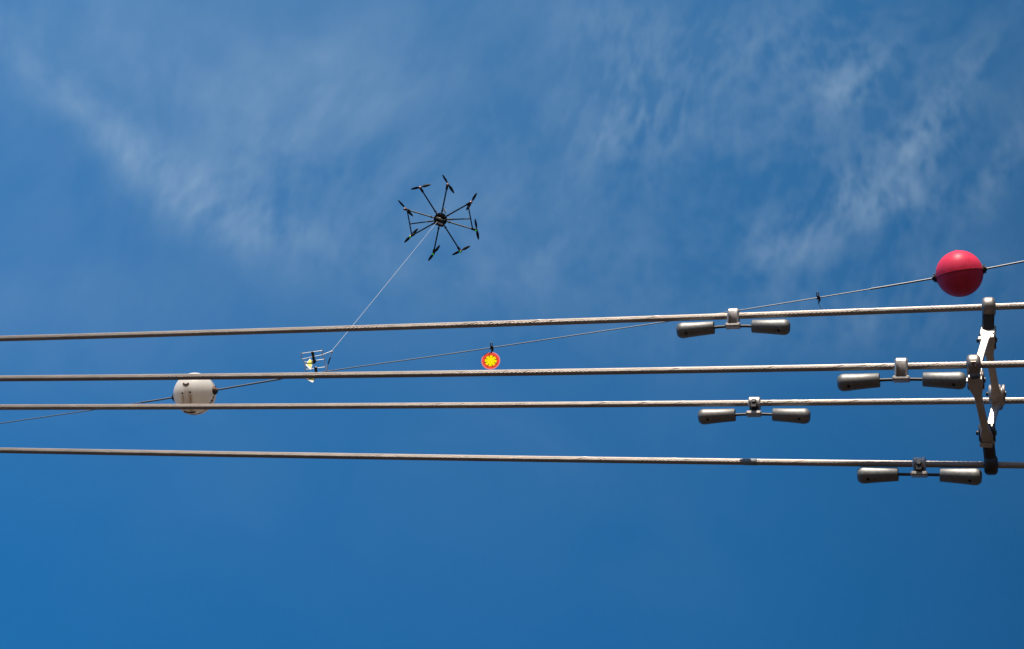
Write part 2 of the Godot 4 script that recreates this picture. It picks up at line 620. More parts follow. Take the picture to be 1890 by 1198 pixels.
func damper_parts(o: Node3D, plain: bool, droop: float, drop: float) -> void:
	# clamp: profile in the y-z plane, extruded along x
	var side := Transform3D(Basis(Vector3(0, 0, 1), Vector3(0, 1, 0), Vector3(-1, 0, 0)), Vector3.ZERO)
	var pr := PackedVector2Array()
	var st := mb()
	if plain:
		for k in 13:
			var a := PI * k / 12.0
			pr.append(Vector2(cos(a) * 0.030, 0.012 + sin(a) * 0.026))
		pr.append_array(PackedVector2Array([Vector2(-0.030, -0.030), Vector2(-0.016, -0.040), Vector2(-0.016, drop + 0.008), Vector2(0.026, drop + 0.008)]))
		plate(st, side, pr, 0.056, 0.008, true)
	else:
		for k in 13:
			var a := PI * k / 12.0
			pr.append(Vector2(cos(a) * 0.030, 0.006 + sin(a) * 0.024))
		pr.append_array(PackedVector2Array([Vector2(-0.030, -0.024), Vector2(0.030, -0.024)]))
		plate(st, side, pr, 0.058, 0.005, true)
	obj("clamp", st, M.clamp, o)
	if not plain:
		st = mb()
		box(st, Transform3D(Basis(), Vector3(0.0, drop * 0.62, -0.002)), Vector3(0.040, 0.040, 0.038), 0.004)
		obj("clamp_neck", st, M.iron, o)
		st = mb()
		lathe(st, Transform3D(Basis(Vector3(1, 0, 0), Vector3(0, 0, 1), Vector3(0, -1, 0)), Vector3(0, -0.008, 0.028)), [Vector2(0, 0), Vector2(0.017, 0), Vector2(0.017, 0.004), Vector2(0.0125, 0.004), Vector2(0.0125, 0.014), Vector2(0.010, 0.017), Vector2(0, 0.017)], 6, false)
		obj("clamp_bolt", st, M.bolt, o)
		st = mb()
		box(st, Transform3D(Basis(), Vector3(0.0, -0.030, 0.034)), Vector3(0.026, 0.026, 0.010), 0.002)
		obj("clamp_keeper", st, M.iron, o)
	st = mb()
	box(st, Transform3D(Basis(), Vector3(0, drop, 0.004)), Vector3(0.076, 0.022, 0.040), 0.006)
	obj("saddle", st, M.clamp, o)
	st = mb()
	tube(st, [Vector3(-0.125, drop - droop * 1.4, 0), Vector3(-0.06, drop - droop * 0.3, 0), Vector3(0, drop, 0), Vector3(0.06, drop - droop * 0.3, 0), Vector3(0.125, drop - droop * 1.4, 0)], 0.0070, 12)
	obj("messenger_cable", st, M.cable, o)
	for s in [-1.0, 1.0]:
		var tilt := Vector3(s, -0.045 - droop * 6.0, 0).normalized()
		var xf := frame(Vector3(s * 0.092, drop - droop, 0), tilt, Vector3(0, 0, 1))
		st = mb()
		var p := [Vector2(0.0, 0.016), Vector2(0.0215, 0.016), Vector2(0.0270, 0.001), Vector2(0.0290, 0.0), Vector2(0.0312, 0.0025), Vector2(0.0345, 0.085), Vector2(0.0385, 0.150)]
		for k in 9:
			var a := PI * 0.5 * k / 8.0
			p.append(Vector2(0.0165 + cos(a) * 0.0222, 0.152 + sin(a) * 0.031))
		p.append(Vector2(0.0, 0.184))
		lathe(st, xf, p, 40)
		var wt := obj("weight", st, M.weight, o)
		st = mb()
		lathe(st, xf, [Vector2(0, 0.0165), Vector2(0.0205, 0.0165), Vector2(0.0205, 0.0175), Vector2(0, 0.0178)], 20)
		obj("socket", st, M.hole, wt)
		# drain plug on the underside near the heavy end
		var dir := (Vector3(0, -0.80, 0.60)).normalized()
		var spot := xf * Vector3(0, 0.132, 0) + dir * 0.0362
		st = mb()
		lathe(st, frame(spot, dir, tilt), [Vector2(0, 0), Vector2(0.0075, 0), Vector2(0.0070, 0.0020), Vector2(0, 0.0022)], 14)
		obj("drain_plug", st, M.hole, wt)


# ------------------------------------------------------------------ the spacer that holds the four conductors apart
func spacer() -> void:
	var ls := lines()
	var hubs := [Vector3(2.1124, 9.2160, -4.5925), Vector3(2.0142, 8.9000, -4.6075), Vector3(2.2133, 9.2266, -4.8775), Vector3(2.1338, 8.9570, -4.9127)]   # near upper, near lower, far upper, far lower
	var grips := [on_line(ls[0], 0.9612), on_line(ls[1], 0.9488), on_line(ls[2], 0.9678), on_line(ls[3], 0.9635)]
	var o := thing("bundle_spacer", Transform3D(Basis(), Vector3.ZERO), "cast metal spacer frame clamping the four conductors apart near the right edge", "spacer")
	o.position = (hubs[0] + hubs[3]) * 0.5
	var back := Transform3D(Basis(), -o.position)
	var names := [[0, 1], [2, 3], [0, 2], [1, 3]]
	for i in 4:
		var a: Vector3 = hubs[names[i][0]]
		var b: Vector3 = hubs[names[i][1]]
		var y := (b - a).normalized()
		var x := (WIRE - y * WIRE.dot(y)).normalized()
		var z := x.cross(y)
		var upright: bool = i < 2
		# the near upright lies on the viewer's side of its hubs, the far one behind them, cross bars underneath
		var off := z * (0.034 if upright else 0.030)
		if upright and (off.dot(VF) > 0.0) == (i == 0) or not upright and off.y > 0.0:
			off = -off
		var l := a.distance_to(b)
		var e := 0.050 if upright else 0.040
		var w0 := 0.034
		var w1 := 0.0170
		var pr := PackedVector2Array([Vector2(-w0, -e), Vector2(w0 * 0.9, -e - 0.004), Vector2(w0, -0.012), Vector2(w0 * 0.86, 0.012), Vector2(w1, 0.060), Vector2(w1 * 0.94, l * 0.5), Vector2(w1, l - 0.062), Vector2(w0 * 0.80, l - 0.020), Vector2(w0 * 0.85, l + e), Vector2(-w0 * 0.75, l + e), Vector2(-w0 * 0.80, l - 0.020), Vector2(-w1, l - 0.062), Vector2(-w1 * 0.94, l * 0.5), Vector2(-w1, 0.060), Vector2(-w0 * 0.92, 0.010)])
		var st := mb()
		plate(st, Transform3D(Basis(x, y, z), a + off + back.origin), pr, 0.024, 0.003)
		obj("upright_bar" if upright else "cross_bar", st, M.cast, o)
	for i in 4:
		var h: Vector3 = hubs[i] + back.origin
		var st := mb()
		var xf := frame(h - WIRE * 0.036, WIRE, -VF)
		xf.basis.y *= 0.8
		lathe(st, xf, [Vector2(0, 0), Vector2(0.036, 0), Vector2(0.042, 0.006), Vector2(0.042, 0.064), Vector2(0.038, 0.068), Vector2(0, 0.068)], 28)
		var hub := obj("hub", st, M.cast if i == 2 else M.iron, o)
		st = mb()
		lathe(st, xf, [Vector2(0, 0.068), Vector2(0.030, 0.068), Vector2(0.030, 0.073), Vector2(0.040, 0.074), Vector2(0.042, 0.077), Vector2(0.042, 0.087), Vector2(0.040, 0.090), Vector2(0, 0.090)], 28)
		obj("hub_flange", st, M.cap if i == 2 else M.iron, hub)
		st = mb()
		lathe(st, xf, [Vector2(0, 0.090), Vector2(0.012, 0.090), Vector2(0.012, 0.095), Vector2(0.009, 0.097), Vector2(0, 0.097)], 6, false)
		obj("hub_bolt", st, M.bolt, hub)
		st = mb()
		lathe(st, xf, [Vector2(0, -0.015), Vector2(0.007, -0.015), Vector2(0.010, -0.011), Vector2(0.010, -0.002), Vector2(0, -0.002)], 6, false)
		obj("hub_bolt", st, M.rubber, hub)
	for i in 4:
		var h: Vector3 = hubs[i] + back.origin
		var k: Vector3 = grips[i] + back.origin
		var d := (k - h).normalized()
		var st := mb()
		bar(st, h - d * 0.01, k - d * 0.006, WIRE, 0.052 if i != 1 else 0.044, 0.046, 0.008)
		obj("clamp_arm", st, M.iron, o)
		st = mb()
		lathe(st, frame(k - WIRE * 0.030, WIRE, -VF), [Vector2(0, 0), Vector2(0.026, 0), Vector2(0.036, 0.003), Vector2(0.043, 0.010), Vector2(0.045, 0.018), Vector2(0.045, 0.043), Vector2(0.043, 0.050), Vector2(0.036, 0.057), Vector2(0.026, 0.060), Vector2(0, 0.060)], 36)
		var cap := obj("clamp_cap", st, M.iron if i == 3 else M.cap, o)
		if i != 1:
			continue
		st = mb()
		# keeper hook on the viewer's side of the cap
		var side := (-VF - WIRE * (-VF).dot(WIRE)).normalized()
		var up := WIRE.cross(side)
		if up.dot(VU) < 0:
			up = -up
		for s in [-1.0, 1.0]:
			box(st, Transform3D(Basis(WIRE, up, WIRE.cross(up)), k + side * 0.046 + WIRE * 0.009 * s + up * 0.004), Vector3(0.005, 0.018, 0.008), 0.001)
		box(st, Transform3D(Basis(WIRE, up, WIRE.cross(up)), k + side * 0.046 + up * 0.0145), Vector3(0.023, 0.006, 0.008), 0.001)
		obj("keeper", st, M.cast, cap)


# ------------------------------------------------------------------ earth wire with its armour rods
func earth_knots() -> Array:
	return [
		Vector3(-20.5, 26.45, -21.7), Vector3(-10.9153, 25.5001, -18.3845), Vector3(-7.3104, 25.1617, -17.1532), Vector3(-5.9230, 25.0318, -16.6787), Vector3(-4.7445, 24.9252, -16.2693),
		Vector3(-3.8494, 24.8536, -15.9427), Vector3(-2.4650, 24.7379, -15.4458), Vector3(-1.0386, 24.6002, -14.9650), Vector3(0.7799, 24.4311, -14.3411),
		Vector3(2.7224, 24.2527, -13.6710), Vector3(4.1657, 24.1280, -13.1598), Vector3(5.3660, 24.0293, -12.7263), Vector3(5.9995, 23.9823, -12.4888),
		Vector3(6.4465, 23.9522, -12.3163), Vector3(8.3750, 23.8407, -11.5406), Vector3(18.0, 23.35, -7.68)]


func spline(pts: Array, per: int) -> Array:
	var out := []
	for i in pts.size() - 1:
		var a: Vector3 = pts[maxi(i - 1, 0)]
		var b: Vector3 = pts[i]
		var c: Vector3 = pts[i + 1]
		var d: Vector3 = pts[mini(i + 2, pts.size() - 1)]
		for k in per:
			out.append(b.cubic_interpolate_in_time(c, a, d, k / float(per), b.distance_to(c), -a.distance_to(b) if i else -1.0, b.distance_to(c) + maxf(0.01, c.distance_to(d))))
	out.append(pts[-1])
	return out


func between(pts: Array, x0: float, x1: float) -> Array:
	var out := []
	for p in pts:
		if p.x > x0 and p.x < x1:
			out.append(p)
	return out


func earth_wire() -> void:
	var pts := spline(earth_knots(), 8)
	var o := thing("earth_wire", Transform3D(Basis(), Vector3(0, 24.5, -14.6)), "thin steel earth wire sloping up to the right behind the thick conductors", "wire")
	var move := func(list: Array) -> Array:
		var r := []
		for p in list:
			r.append(p - o.position)
		return r
	var st := mb()
	tube(st, move.call(pts), 0.0072, 10)
	obj("wire_strand", st, M.thin_strand, o)
	for span in [[-5.29, -4.60], [-4.20, -3.15], [4.56, 5.48], [5.89, 6.98]]:
		st = mb()
		tube(st, move.call(between(pts, span[0], span[1])), 0.0125, 12)
		obj("armour_rod", st, M.rod, o)


# ------------------------------------------------------------------ marker balls
# half of a shell, cut across z; the vertex colours carry stains that run down from the fittings
func half_shell(r: float, low: bool, stained: bool) -> ArrayMesh:
	var n := FastNoiseLite.new()
	n.seed = 5
	n.frequency = 1.0
	n.fractal_octaves = 4
	var st := mb()
	var rows := 40
	var cols := 96
	var grid := []
	for i in rows + 1:
		var el := PI * 0.5 * i / rows
		for k in cols + 1:
			var az := TAU * k / cols
			var p := Vector3(cos(az) * cos(el), sin(az) * cos(el), sin(el) * (-1.0 if low else 1.0))
			var c := Color(1, 1, 1)
			if stained:
				c = stain(p, n)
			grid.append([p, c])
	for i in rows:
		for k in cols:
			var q := [i * (cols + 1) + k, i * (cols + 1) + k + 1, (i + 1) * (cols + 1) + k + 1, (i + 1) * (cols + 1) + k]
			for t in [[0, 1, 2], [0, 2, 3]]:
				var ids := [q[t[0]], q[t[1]], q[t[2]]]
				var a: Vector3 = grid[ids[0]][0]
				var b: Vector3 = grid[ids[1]][0]
				var d: Vector3 = grid[ids[2]][0]
				if (d - a).cross(b - a).dot(a) < 0.0:
					ids = [ids[0], ids[2], ids[1]]
				for id in ids:
					st.set_color(grid[id][1])
					st.set_normal(grid[id][0])
					st.add_vertex(grid[id][0] * r)
	return st.commit()


# x runs along the wire, y is across it in the seam; stains start under the hand hole and the bolts
var stain_right := Vector3.RIGHT
var stain_up := Vector3.UP
var stain_front := Vector3.BACK

func stain(p: Vector3, n: FastNoiseLite) -> Color:
	var u := p.dot(stain_right)
	var v := p.dot(stain_up)
	var f := p.dot(stain_front)
	var k := 0.03 + 0.05 * n.get_noise_3d(p.x * 2.0, p.y * 2.0, p.z * 2.0)
	if f > 0.0:
		var streak := 0.5 + 0.9 * n.get_noise_2d(u * 14.0, v * 1.6)
		for s in [[-0.42, 0.05, 0.05, 1.2], [-0.05, 0.08, 0.07, 1.2], [-0.20, 0.42, 0.16, 0.8]]:
			if v < s[1]:
				k += 0.75 * s[3] * exp(-pow((u - s[0]) / (s[2] * 1.4), 2.0)) * maxf(0.0, streak) * smoothstep(0.0, 0.12, s[1] - v) * 0.8
		k += 0.85 * exp(-pow((u + 0.28) / 0.15, 2.0) - pow((v - 0.43) / 0.06, 2.0)) * (0.7 + 0.8 * n.get_noise_2d(u * 9.0, v * 9.0))
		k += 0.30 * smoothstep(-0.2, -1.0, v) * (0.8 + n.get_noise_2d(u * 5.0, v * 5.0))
	k = clampf(k, 0.0, 0.85)
	return Color(1.0 - 0.62 * k, 1.0 - 0.78 * k, 1.0 - 0.90 * k)


func marker_balls() -> void:
	var spots := [Vector3(-4.4011, 24.8967, -16.1457), Vector3(5.6838, 24.0052, -12.6081)]
	var dirs := [Vector3(-3.8494, 24.8536, -15.9427) - Vector3(-4.7445, 24.9252, -16.2693), Vector3(5.9995, 23.9823, -12.4888) - Vector3(5.3660, 24.0293, -12.7263)]
	var r := 0.301
	for i in 2:
		var white := i == 0
		var x: Vector3 = dirs[i].normalized()
		var zz := (VU * 0.30 - VF * 0.95) if white else (VU * 0.99 + VF * 0.13)
		var z := (zz - x * zz.dot(x)).normalized()
		var y := z.cross(x)
		var xf := Transform3D(Basis(x, y, z), spots[i])
		var label := "rust-stained white marker ball on the earth wire, behind two conductors" if white else "pink-red marker ball on the earth wire, above the spacer"
		var o := thing("marker_ball", xf, label, "marker ball", "balls marking the earth wire")
		var back := xf.basis.inverse()
		stain_right = back * VR
		stain_up = back * VU
		stain_front = back * -VF
		var shell: Material = M.white_shell if white else M.red_shell
		obj("upper_shell", half_shell(r, false, white), shell, o)
		obj("lower_shell", half_shell(r, true, white), shell, o)
		# flange where the halves are bolted together
		var st := mb()
		var turn := Transform3D(Basis(Vector3(1, 0, 0), Vector3(0, 0, 1), Vector3(0, -1, 0)), Vector3.ZERO)
		var lip := 0.003 if white else 0.011
		lathe(st, turn, [Vector2(r - 0.006, -0.006), Vector2(r + lip, -0.006), Vector2(r + lip, 0.006), Vector2(r - 0.006, 0.006)], 96)
		obj("seam_flange", st, M.rust if white else M.red_lip, o)
		for s in [-1.0, 1.0]:
			st = mb()
			var cx := frame(Vector3(s * (r - 0.012), 0, 0), Vector3(s, 0, 0), Vector3(0, 0, 1))
			lathe(st, cx, [Vector2(0, 0), Vector2(0.062, 0), Vector2(0.062, 0.018), Vector2(0.046, 0.022), Vector2(0.046, 0.044), Vector2(0.028, 0.048), Vector2(0.026, 0.062), Vector2(0, 0.062)], 20)
			obj("collar", st, M.rust if white and s > 0 else M.rubber, o)
			for k in 5:
				var a := TAU * (k + 0.3) / 5.0
				st = mb()
				box(st, cx * Transform3D(Basis(Vector3.UP, -a), Vector3(cos(a) * 0.052, 0.034, sin(a) * 0.052)), Vector3(0.016, 0.018, 0.016), 0.003)
				obj("collar_bolt", st, M.iron, o)
		if white:
			ball_fittings(o, back, r)
		else:
			st = mb()
			var p1 := back * (VR * 0.275 - VU * 0.02 - VF * 0.11)
			var p0 := back * (VR * 0.19 - VU * 0.035 - VF * 0.222)
			tube(st, [p0, (p0 + p1).normalized() * (r + 0.002), p1], 0.006, 8)
			obj("flange_lug", st, M.red_lip, o)
			st = mb()
			var vent := (back * (VU * 0.99 - VR * 0.14)).normalized()
			lathe(st, frame(vent * (r - 0.003), vent, Vector3(1, 0, 0)), [Vector2(0, 0), Vector2(0.034, 0), Vector2(0.030, 0.007), Vector2(0, 0.009)], 20)
			obj("vent_cap", st, M.red_lip, o)


func ball_fittings(o: Node3D, back: Basis, r: float) -> void:
	# hand hole near the top: a dark crescent with a rusty rim
	var on := func(u: float, v: float) -> Vector3:
		return (back * (VR * u + VU * v - VF * sqrt(maxf(0.0, 1.0 - u * u - v * v)))).normalized()
	var st := mb()
	var pts := []
	for k in 9:
		var a := lerpf(PI * 1.08, PI * 1.95, k / 8.0)
		pts.append(on.call(-0.29 + 0.145 * cos(a), 0.53 + 0.105 * sin(a)) * (r + 0.002))
	tube(st, pts, 0.0065, 8)
	obj("drain_slot", st, M.hole, o)
	st = mb()
	pts = []
	for k in 9:
		var a := lerpf(PI * 1.10, PI * 1.92, k / 8.0)
		pts.append(on.call(-0.29 + 0.125 * cos(a), 0.565 + 0.085 * sin(a)) * (r + 0.003))
	tube(st, pts, 0.008, 8)
	obj("slot_rim", st, M.rust, o)
	for b in [[-0.44, 0.06], [-0.06, 0.11]]:
		st = mb()
		var n: Vector3 = on.call(b[0], b[1])
		lathe(st, frame(n * (r - 0.002), n, Vector3(1, 0, 0)), [Vector2(0, 0), Vector2(0.015, 0), Vector2(0.012, 0.006), Vector2(0, 0.007)], 10)
		obj("shell_bolt", st, M.hole, o)
	st = mb()
	pts = []
	for k in 9:
		var u := lerpf(-0.42, 0.12, k / 8.0)
		pts.append(on.call(u, -0.80 - 0.05 * (1.0 - pow((u + 0.15) / 0.27, 2.0))) * (r + 0.001))
	tube(st, pts, 0.011, 8)
	obj("drain_slot", st, M.hole, o)
	# latches along the seam at lower right
	for k in 4:
		st = mb()
		var n: Vector3 = on.call(0.92 - 0.07 * k, -0.16 - 0.13 * k)
		lathe(st, frame(n * (r - 0.001), n, Vector3(0, 1, 0)), [Vector2(0.006, 0), Vector2(0.015, 0), Vector2(0.015, 0.006), Vector2(0.006, 0.006)], 12)
		obj("latch", st, M.rust, o)


# ------------------------------------------------------------------ drone
func drone() -> void:
	var xf := Transform3D(Basis(Vector3(-0.5968, 0.2597, 0.7592), Vector3(0.2211, 0.9628, -0.1556), Vector3(-0.7713, 0.0750, -0.6320)).orthonormalized(), Vector3(-1.5971, 36.1819, -19.2771))
	var o := thing("drone", xf, "black eight-rotor drone hovering high above the wires", "drone")
	# body: stacked octagonal plates with the electronics between them
	var flat := Basis(Vector3(1, 0, 0), Vector3(0, 0, -1), Vector3(0, 1, 0))
	var st := mb()
	plate(st, Transform3D(flat, Vector3(0, 0.030, 0)), disc(0.135, 16), 0.008)
	plate(st, Transform3D(flat, Vector3(0, -0.030, 0)), disc(0.132, 16), 0.008)
	plate(st, Transform3D(flat, Vector3(0, 0.0, 0)), disc(0.118, 8), 0.052, 0.006)
	var body := obj("body", st, M.carbon, o)
	st = mb()
	lathe(st, Transform3D(Basis(), Vector3(0, 0.034, 0)), [Vector2(0, 0), Vector2(0.10, 0), Vector2(0.09, 0.04), Vector2(0.05, 0.062), Vector2(0, 0.068)], 24)
	obj("canopy", st, M.carbon, body)
	for k in 8:
		var a := TAU * k / 8
		st = mb()
		box(st, Transform3D(Basis(Vector3.UP, a), Vector3(cos(a) * 0.125, 0, -sin(a) * 0.125)), Vector3(0.022, 0.05, 0.03), 0.003)
		obj("arm_clamp", st, M.carbon, body)
	# under-slung boxes, read from below
	st = mb()
	box(st, Transform3D(Basis(Vector3.UP, 0.86), Vector3(-0.02, -0.085, 0.0)), Vector3(0.15, 0.10, 0.19), 0.008)
	obj("battery_box", st, M.carbon, o)
	st = mb()
	box(st, Transform3D(Basis(Vector3.UP, 2.43), Vector3(-0.052, -0.150, -0.020)), Vector3(0.095, 0.026, 0.030), 0.004)
	obj("winch", st, M.plain_grey, o)
	st = mb()
	box(st, Transform3D(Basis(Vector3.UP, 0.86), Vector3(0.047, -0.139, -0.060)), Vector3(0.036, 0.012, 0.036), 0.004)
	obj("camera_eye", st, M.plain_grey, o)
	st = mb()
	for k in 6:
		box(st, Transform3D(Basis(Vector3.UP, k * 0.7), Vector3(0.145 - 0.016 * k, -0.030 + 0.008 * (k % 3), -0.205 + 0.010 * (k % 2) + 0.004 * k)), Vector3(0.022, 0.018, 0.024), 0.003)
	obj("connectors", st, M.connector, o)
	st = mb()
	tube(st, [Vector3(0.12, 0.02, -0.10), Vector3(0.15, 0.02, -0.16), Vector3(0.205, 0.02, -0.20)], 0.004, 6)
	tube(st, [Vector3(0.15, 0.02, -0.16), Vector3(0.16, 0.02, -0.235)], 0.003, 6)
	obj("aerial", st, M.carbon, o)
	# arms with motors and two-bladed propellers
	var turns := [105.0, -179.8, -117.2, -156.1, 91.6, 68.1, 75.0, 168.9]
	var arm_mesh: Mesh
	var motor_mesh: Mesh
	var led_mesh: Mesh
	var prop_mesh: Mesh
	st = mb()
	tube(st, [Vector3(0.105, 0, 0), Vector3(0.70, 0, 0)], 0.0145, 12)
	box(st, Transform3D(Basis(), Vector3(0.70, 0, 0)), Vector3(0.105, 0.036, 0.044), 0.006)
	box(st, Transform3D(Basis(), Vector3(0.19, 0, 0)), Vector3(0.03, 0.036, 0.036), 0.004)
	st.generate_normals()
	arm_mesh = st.commit()
	st = mb()
	lathe(st, Transform3D(), [Vector2(0, -0.024), Vector2(0.022, -0.024), Vector2(0.027, -0.018), Vector2(0.027, 0.030), Vector2(0.020, 0.036), Vector2(0.007, 0.038), Vector2(0.007, 0.052), Vector2(0, 0.052)], 18)
	st.generate_normals()
	motor_mesh = st.commit()
	st = mb()
	lathe(st, Transform3D(), [Vector2(0, -0.034), Vector2(0.009, -0.034), Vector2(0.012, -0.0245), Vector2(0, -0.0245)], 12)
	st.generate_normals()
	led_mesh = st.commit()
	st = mb()
	for s in [-1.0, 1.0]:
		var last := []
		for k in 9:
			var x: float = 0.012 + 0.206 * k / 8.0
			var chord: float = [0.018, 0.032, 0.048, 0.056, 0.055, 0.050, 0.043, 0.034, 0.014][k]
			var pitch := deg_to_rad(lerpf(22.0, 8.0, k / 8.0))
			var c := Vector3(x * s, 0.045 + 0.004 * k / 8.0, 0)
			var e := Vector3(0, sin(pitch), cos(pitch) * s) * chord * 0.5
			var up := Vector3(0, 0.0022, 0)
			var ring := [c - e, c + up, c + e, c - up]
			if k:
				for m in 4:
					var m1 := (m + 1) % 4
					quad(st, last[m], last[m1], ring[m1], ring[m], (last[m] + last[m1]) * 0.5 - (c + Vector3(-0.01 * s, 0, 0)), 3)
			else:
				quad(st, ring[0], ring[1], ring[2], ring[3], Vector3(-s, 0, 0))
			last = ring
		quad(st, last[0], last[1], last[2], last[3], Vector3(s, 0, 0))
	lathe(st, Transform3D(Basis(), Vector3(0, 0.040, 0)), [Vector2(0, 0), Vector2(0.016, 0), Vector2(0.016, 0.008), Vector2(0.008, 0.014), Vector2(0, 0.015)], 12)
	st.generate_normals()
	prop_mesh = st.commit()
	for k in 8:
		var a := TAU * k / 8.0
		var arm := obj("arm", arm_mesh, M.carbon, o, Transform3D(Basis(Vector3.UP, a), Vector3.ZERO))
		obj("motor", motor_mesh, M.motor, arm, Transform3D(Basis(), Vector3(0.752, 0, 0)))
		obj("propeller", prop_mesh, M.blade, arm, Transform3D(Basis(Vector3.UP, deg_to_rad(turns[k]) - a), Vector3(0.752, 0, 0)))
		if k >= 3 and k <= 6:
			obj("status_light", led_mesh, M.led, arm, Transform3D(Basis(), Vector3(0.752, 0, 0)))
	# landing gear folded up beside the arms
	for g in [[Vector3(0.045, -0.05, 0.105), Vector3(0.236, -0.10, 0.570), Vector3(0.499, -0.10, 0.457), Vector3(0.039, -0.10, 0.658)], [Vector3(-0.050, -0.05, -0.125), Vector3(-0.262, -0.10, -0.596), Vector3(-0.035, -0.10, -0.702), Vector3(-0.464, -0.10, -0.523)]]:
		st = mb()
		tube(st, [g[0], g[0].lerp(g[1], 0.28)], 0.017, 10)
		tube(st, [g[0].lerp(g[1], 0.27), g[1]], 0.0125, 10)
		var leg := obj("landing_leg", st, M.carbon, o)
		st = mb()
		tube(st, [g[2], g[3]], 0.0125, 10)
		obj("skid", st, M.carbon, leg)


# ------------------------------------------------------------------ the line it lowers and the wire frame at its end
func tether_and_frame() -> void:
	var top := Vector3(-1.6500, 36.0000, -19.2300)
	var ring := Vector3(-2.4935, 25.0813, -15.3403)
	var st := mb()
	var pts := []
	for k in 25:
		var t := k / 24.0
		pts.append(top.lerp(ring, t) - ring + Vector3(0.0, -0.10, 0.04) * 4.0 * t * (1.0 - t))
	tube(st, pts, 0.0038, 8)
	var line := obj("tether_line", st, M.cord, self, Transform3D(Basis(), ring))
	tag(line, "thin pale line slanting down from the drone to the wire frame", "rope")
	var o := thing("placing_frame", Transform3D(Basis(), ring), "small frame of bent silver wire hanging on the drone's line at the earth wire", "wire frame")
	var ends := [
		[Vector3(-2.9026, 24.9682, -15.3327), Vector3(-2.9044, 24.9327, -15.3894), Vector3(-2.8889, 25.0021, -15.4670), Vector3(-2.8784, 25.0644, -15.5560), Vector3(-2.8514, 25.0097, -15.6437), Vector3(-2.8535, 24.9909, -15.6737)],
		[Vector3(-2.6133, 25.0068, -15.2708), Vector3(-2.6154, 24.9697, -15.3302), Vector3(-2.6032, 25.0306, -15.4215), Vector3(-2.5871, 25.0847, -15.5236), Vector3(-2.5561, 25.0132, -15.6381), Vector3(-2.5570, 24.9950, -15.6650)]]
	for e in ends:
		st = mb()
		var q := []
		for p in e:
			q.append(p - ring)
		tube(st, spline(q, 4), 0.0070, 8)
		obj("end_loop", st, M.steel_wire, o)
	var rails := [
		[Vector3(-2.9012, 24.9598, -15.3461), Vector3(-2.6113, 24.9951, -15.2895)], [Vector3(-2.8922, 25.0030, -15.4657), Vector3(-2.5901, 25.0522, -15.3870)],
		[Vector3(-2.8783, 25.0637, -15.5571), Vector3(-2.5972, 25.0995, -15.4999)], [Vector3(-2.8419, 25.0101, -15.6430), Vector3(-2.5686, 25.0421, -15.5917)]]
	for p in rails:
		st = mb()
		tube(st, [p[0] - ring, p[1] - ring], 0.0054, 8)
		obj("rail", st, M.steel_wire, o)
	for p in [[Vector3(-2.5971, 24.9665, -15.3354)], [Vector3(-2.5901, 25.0522, -15.3870)], [Vector3(-2.5077, 25.0602, -15.4307), Vector3(-2.5338, 25.0333, -15.5303), Vector3(-2.5460, 25.0221, -15.6237)]]:
		st = mb()
		var q := [Vector3.ZERO]
		for k in p:
			q.append(k - ring)
		tube(st, q, 0.0055, 8)
		obj("bridle", st, M.steel_wire, o)
	st = mb()
	tube(st, [Vector3(-2.508, 25.060, -15.436) - ring, Vector3(-2.533, 25.034, -15.527) - ring], 0.009, 8)
	obj("bridle_sleeve", st, M.dark_cord, o)
	st = mb()
	pts = []
	for k in 13:
		var a := TAU * k / 12.0
		pts.append((VR * cos(a) + VU * sin(a)) * 0.013 - VU * 0.012)
	tube(st, pts, 0.005, 8)
	obj("ring", st, M.steel_wire, o)
	# two diverters held ready in the frame
	held_diverter(Vector3(-2.7541, 24.9818, -15.3109), Vector3(-2.7202, 24.9778, -15.5059), [Vector3(-2.7857, 24.9103, -15.3875), Vector3(-2.7272, 24.8871, -15.4247), Vector3(-2.7464, 24.8262, -15.5221), Vector3(-2.8330, 24.8620, -15.4649)], "yellow and white diamond plate on a black clip, higher of two in the wire frame")
	held_diverter(Vector3(-2.6999, 24.9517, -15.5477), Vector3(-2.6899, 24.9815, -15.6887), [Vector3(-2.7603, 24.8950, -15.6007), Vector3(-2.6774, 24.8566, -15.6622), Vector3(-2.7137, 24.8177, -15.7244), Vector3(-2.8147, 24.8384, -15.6913)], "white diamond plate hanging lowest under the wire frame, half hidden by a conductor")


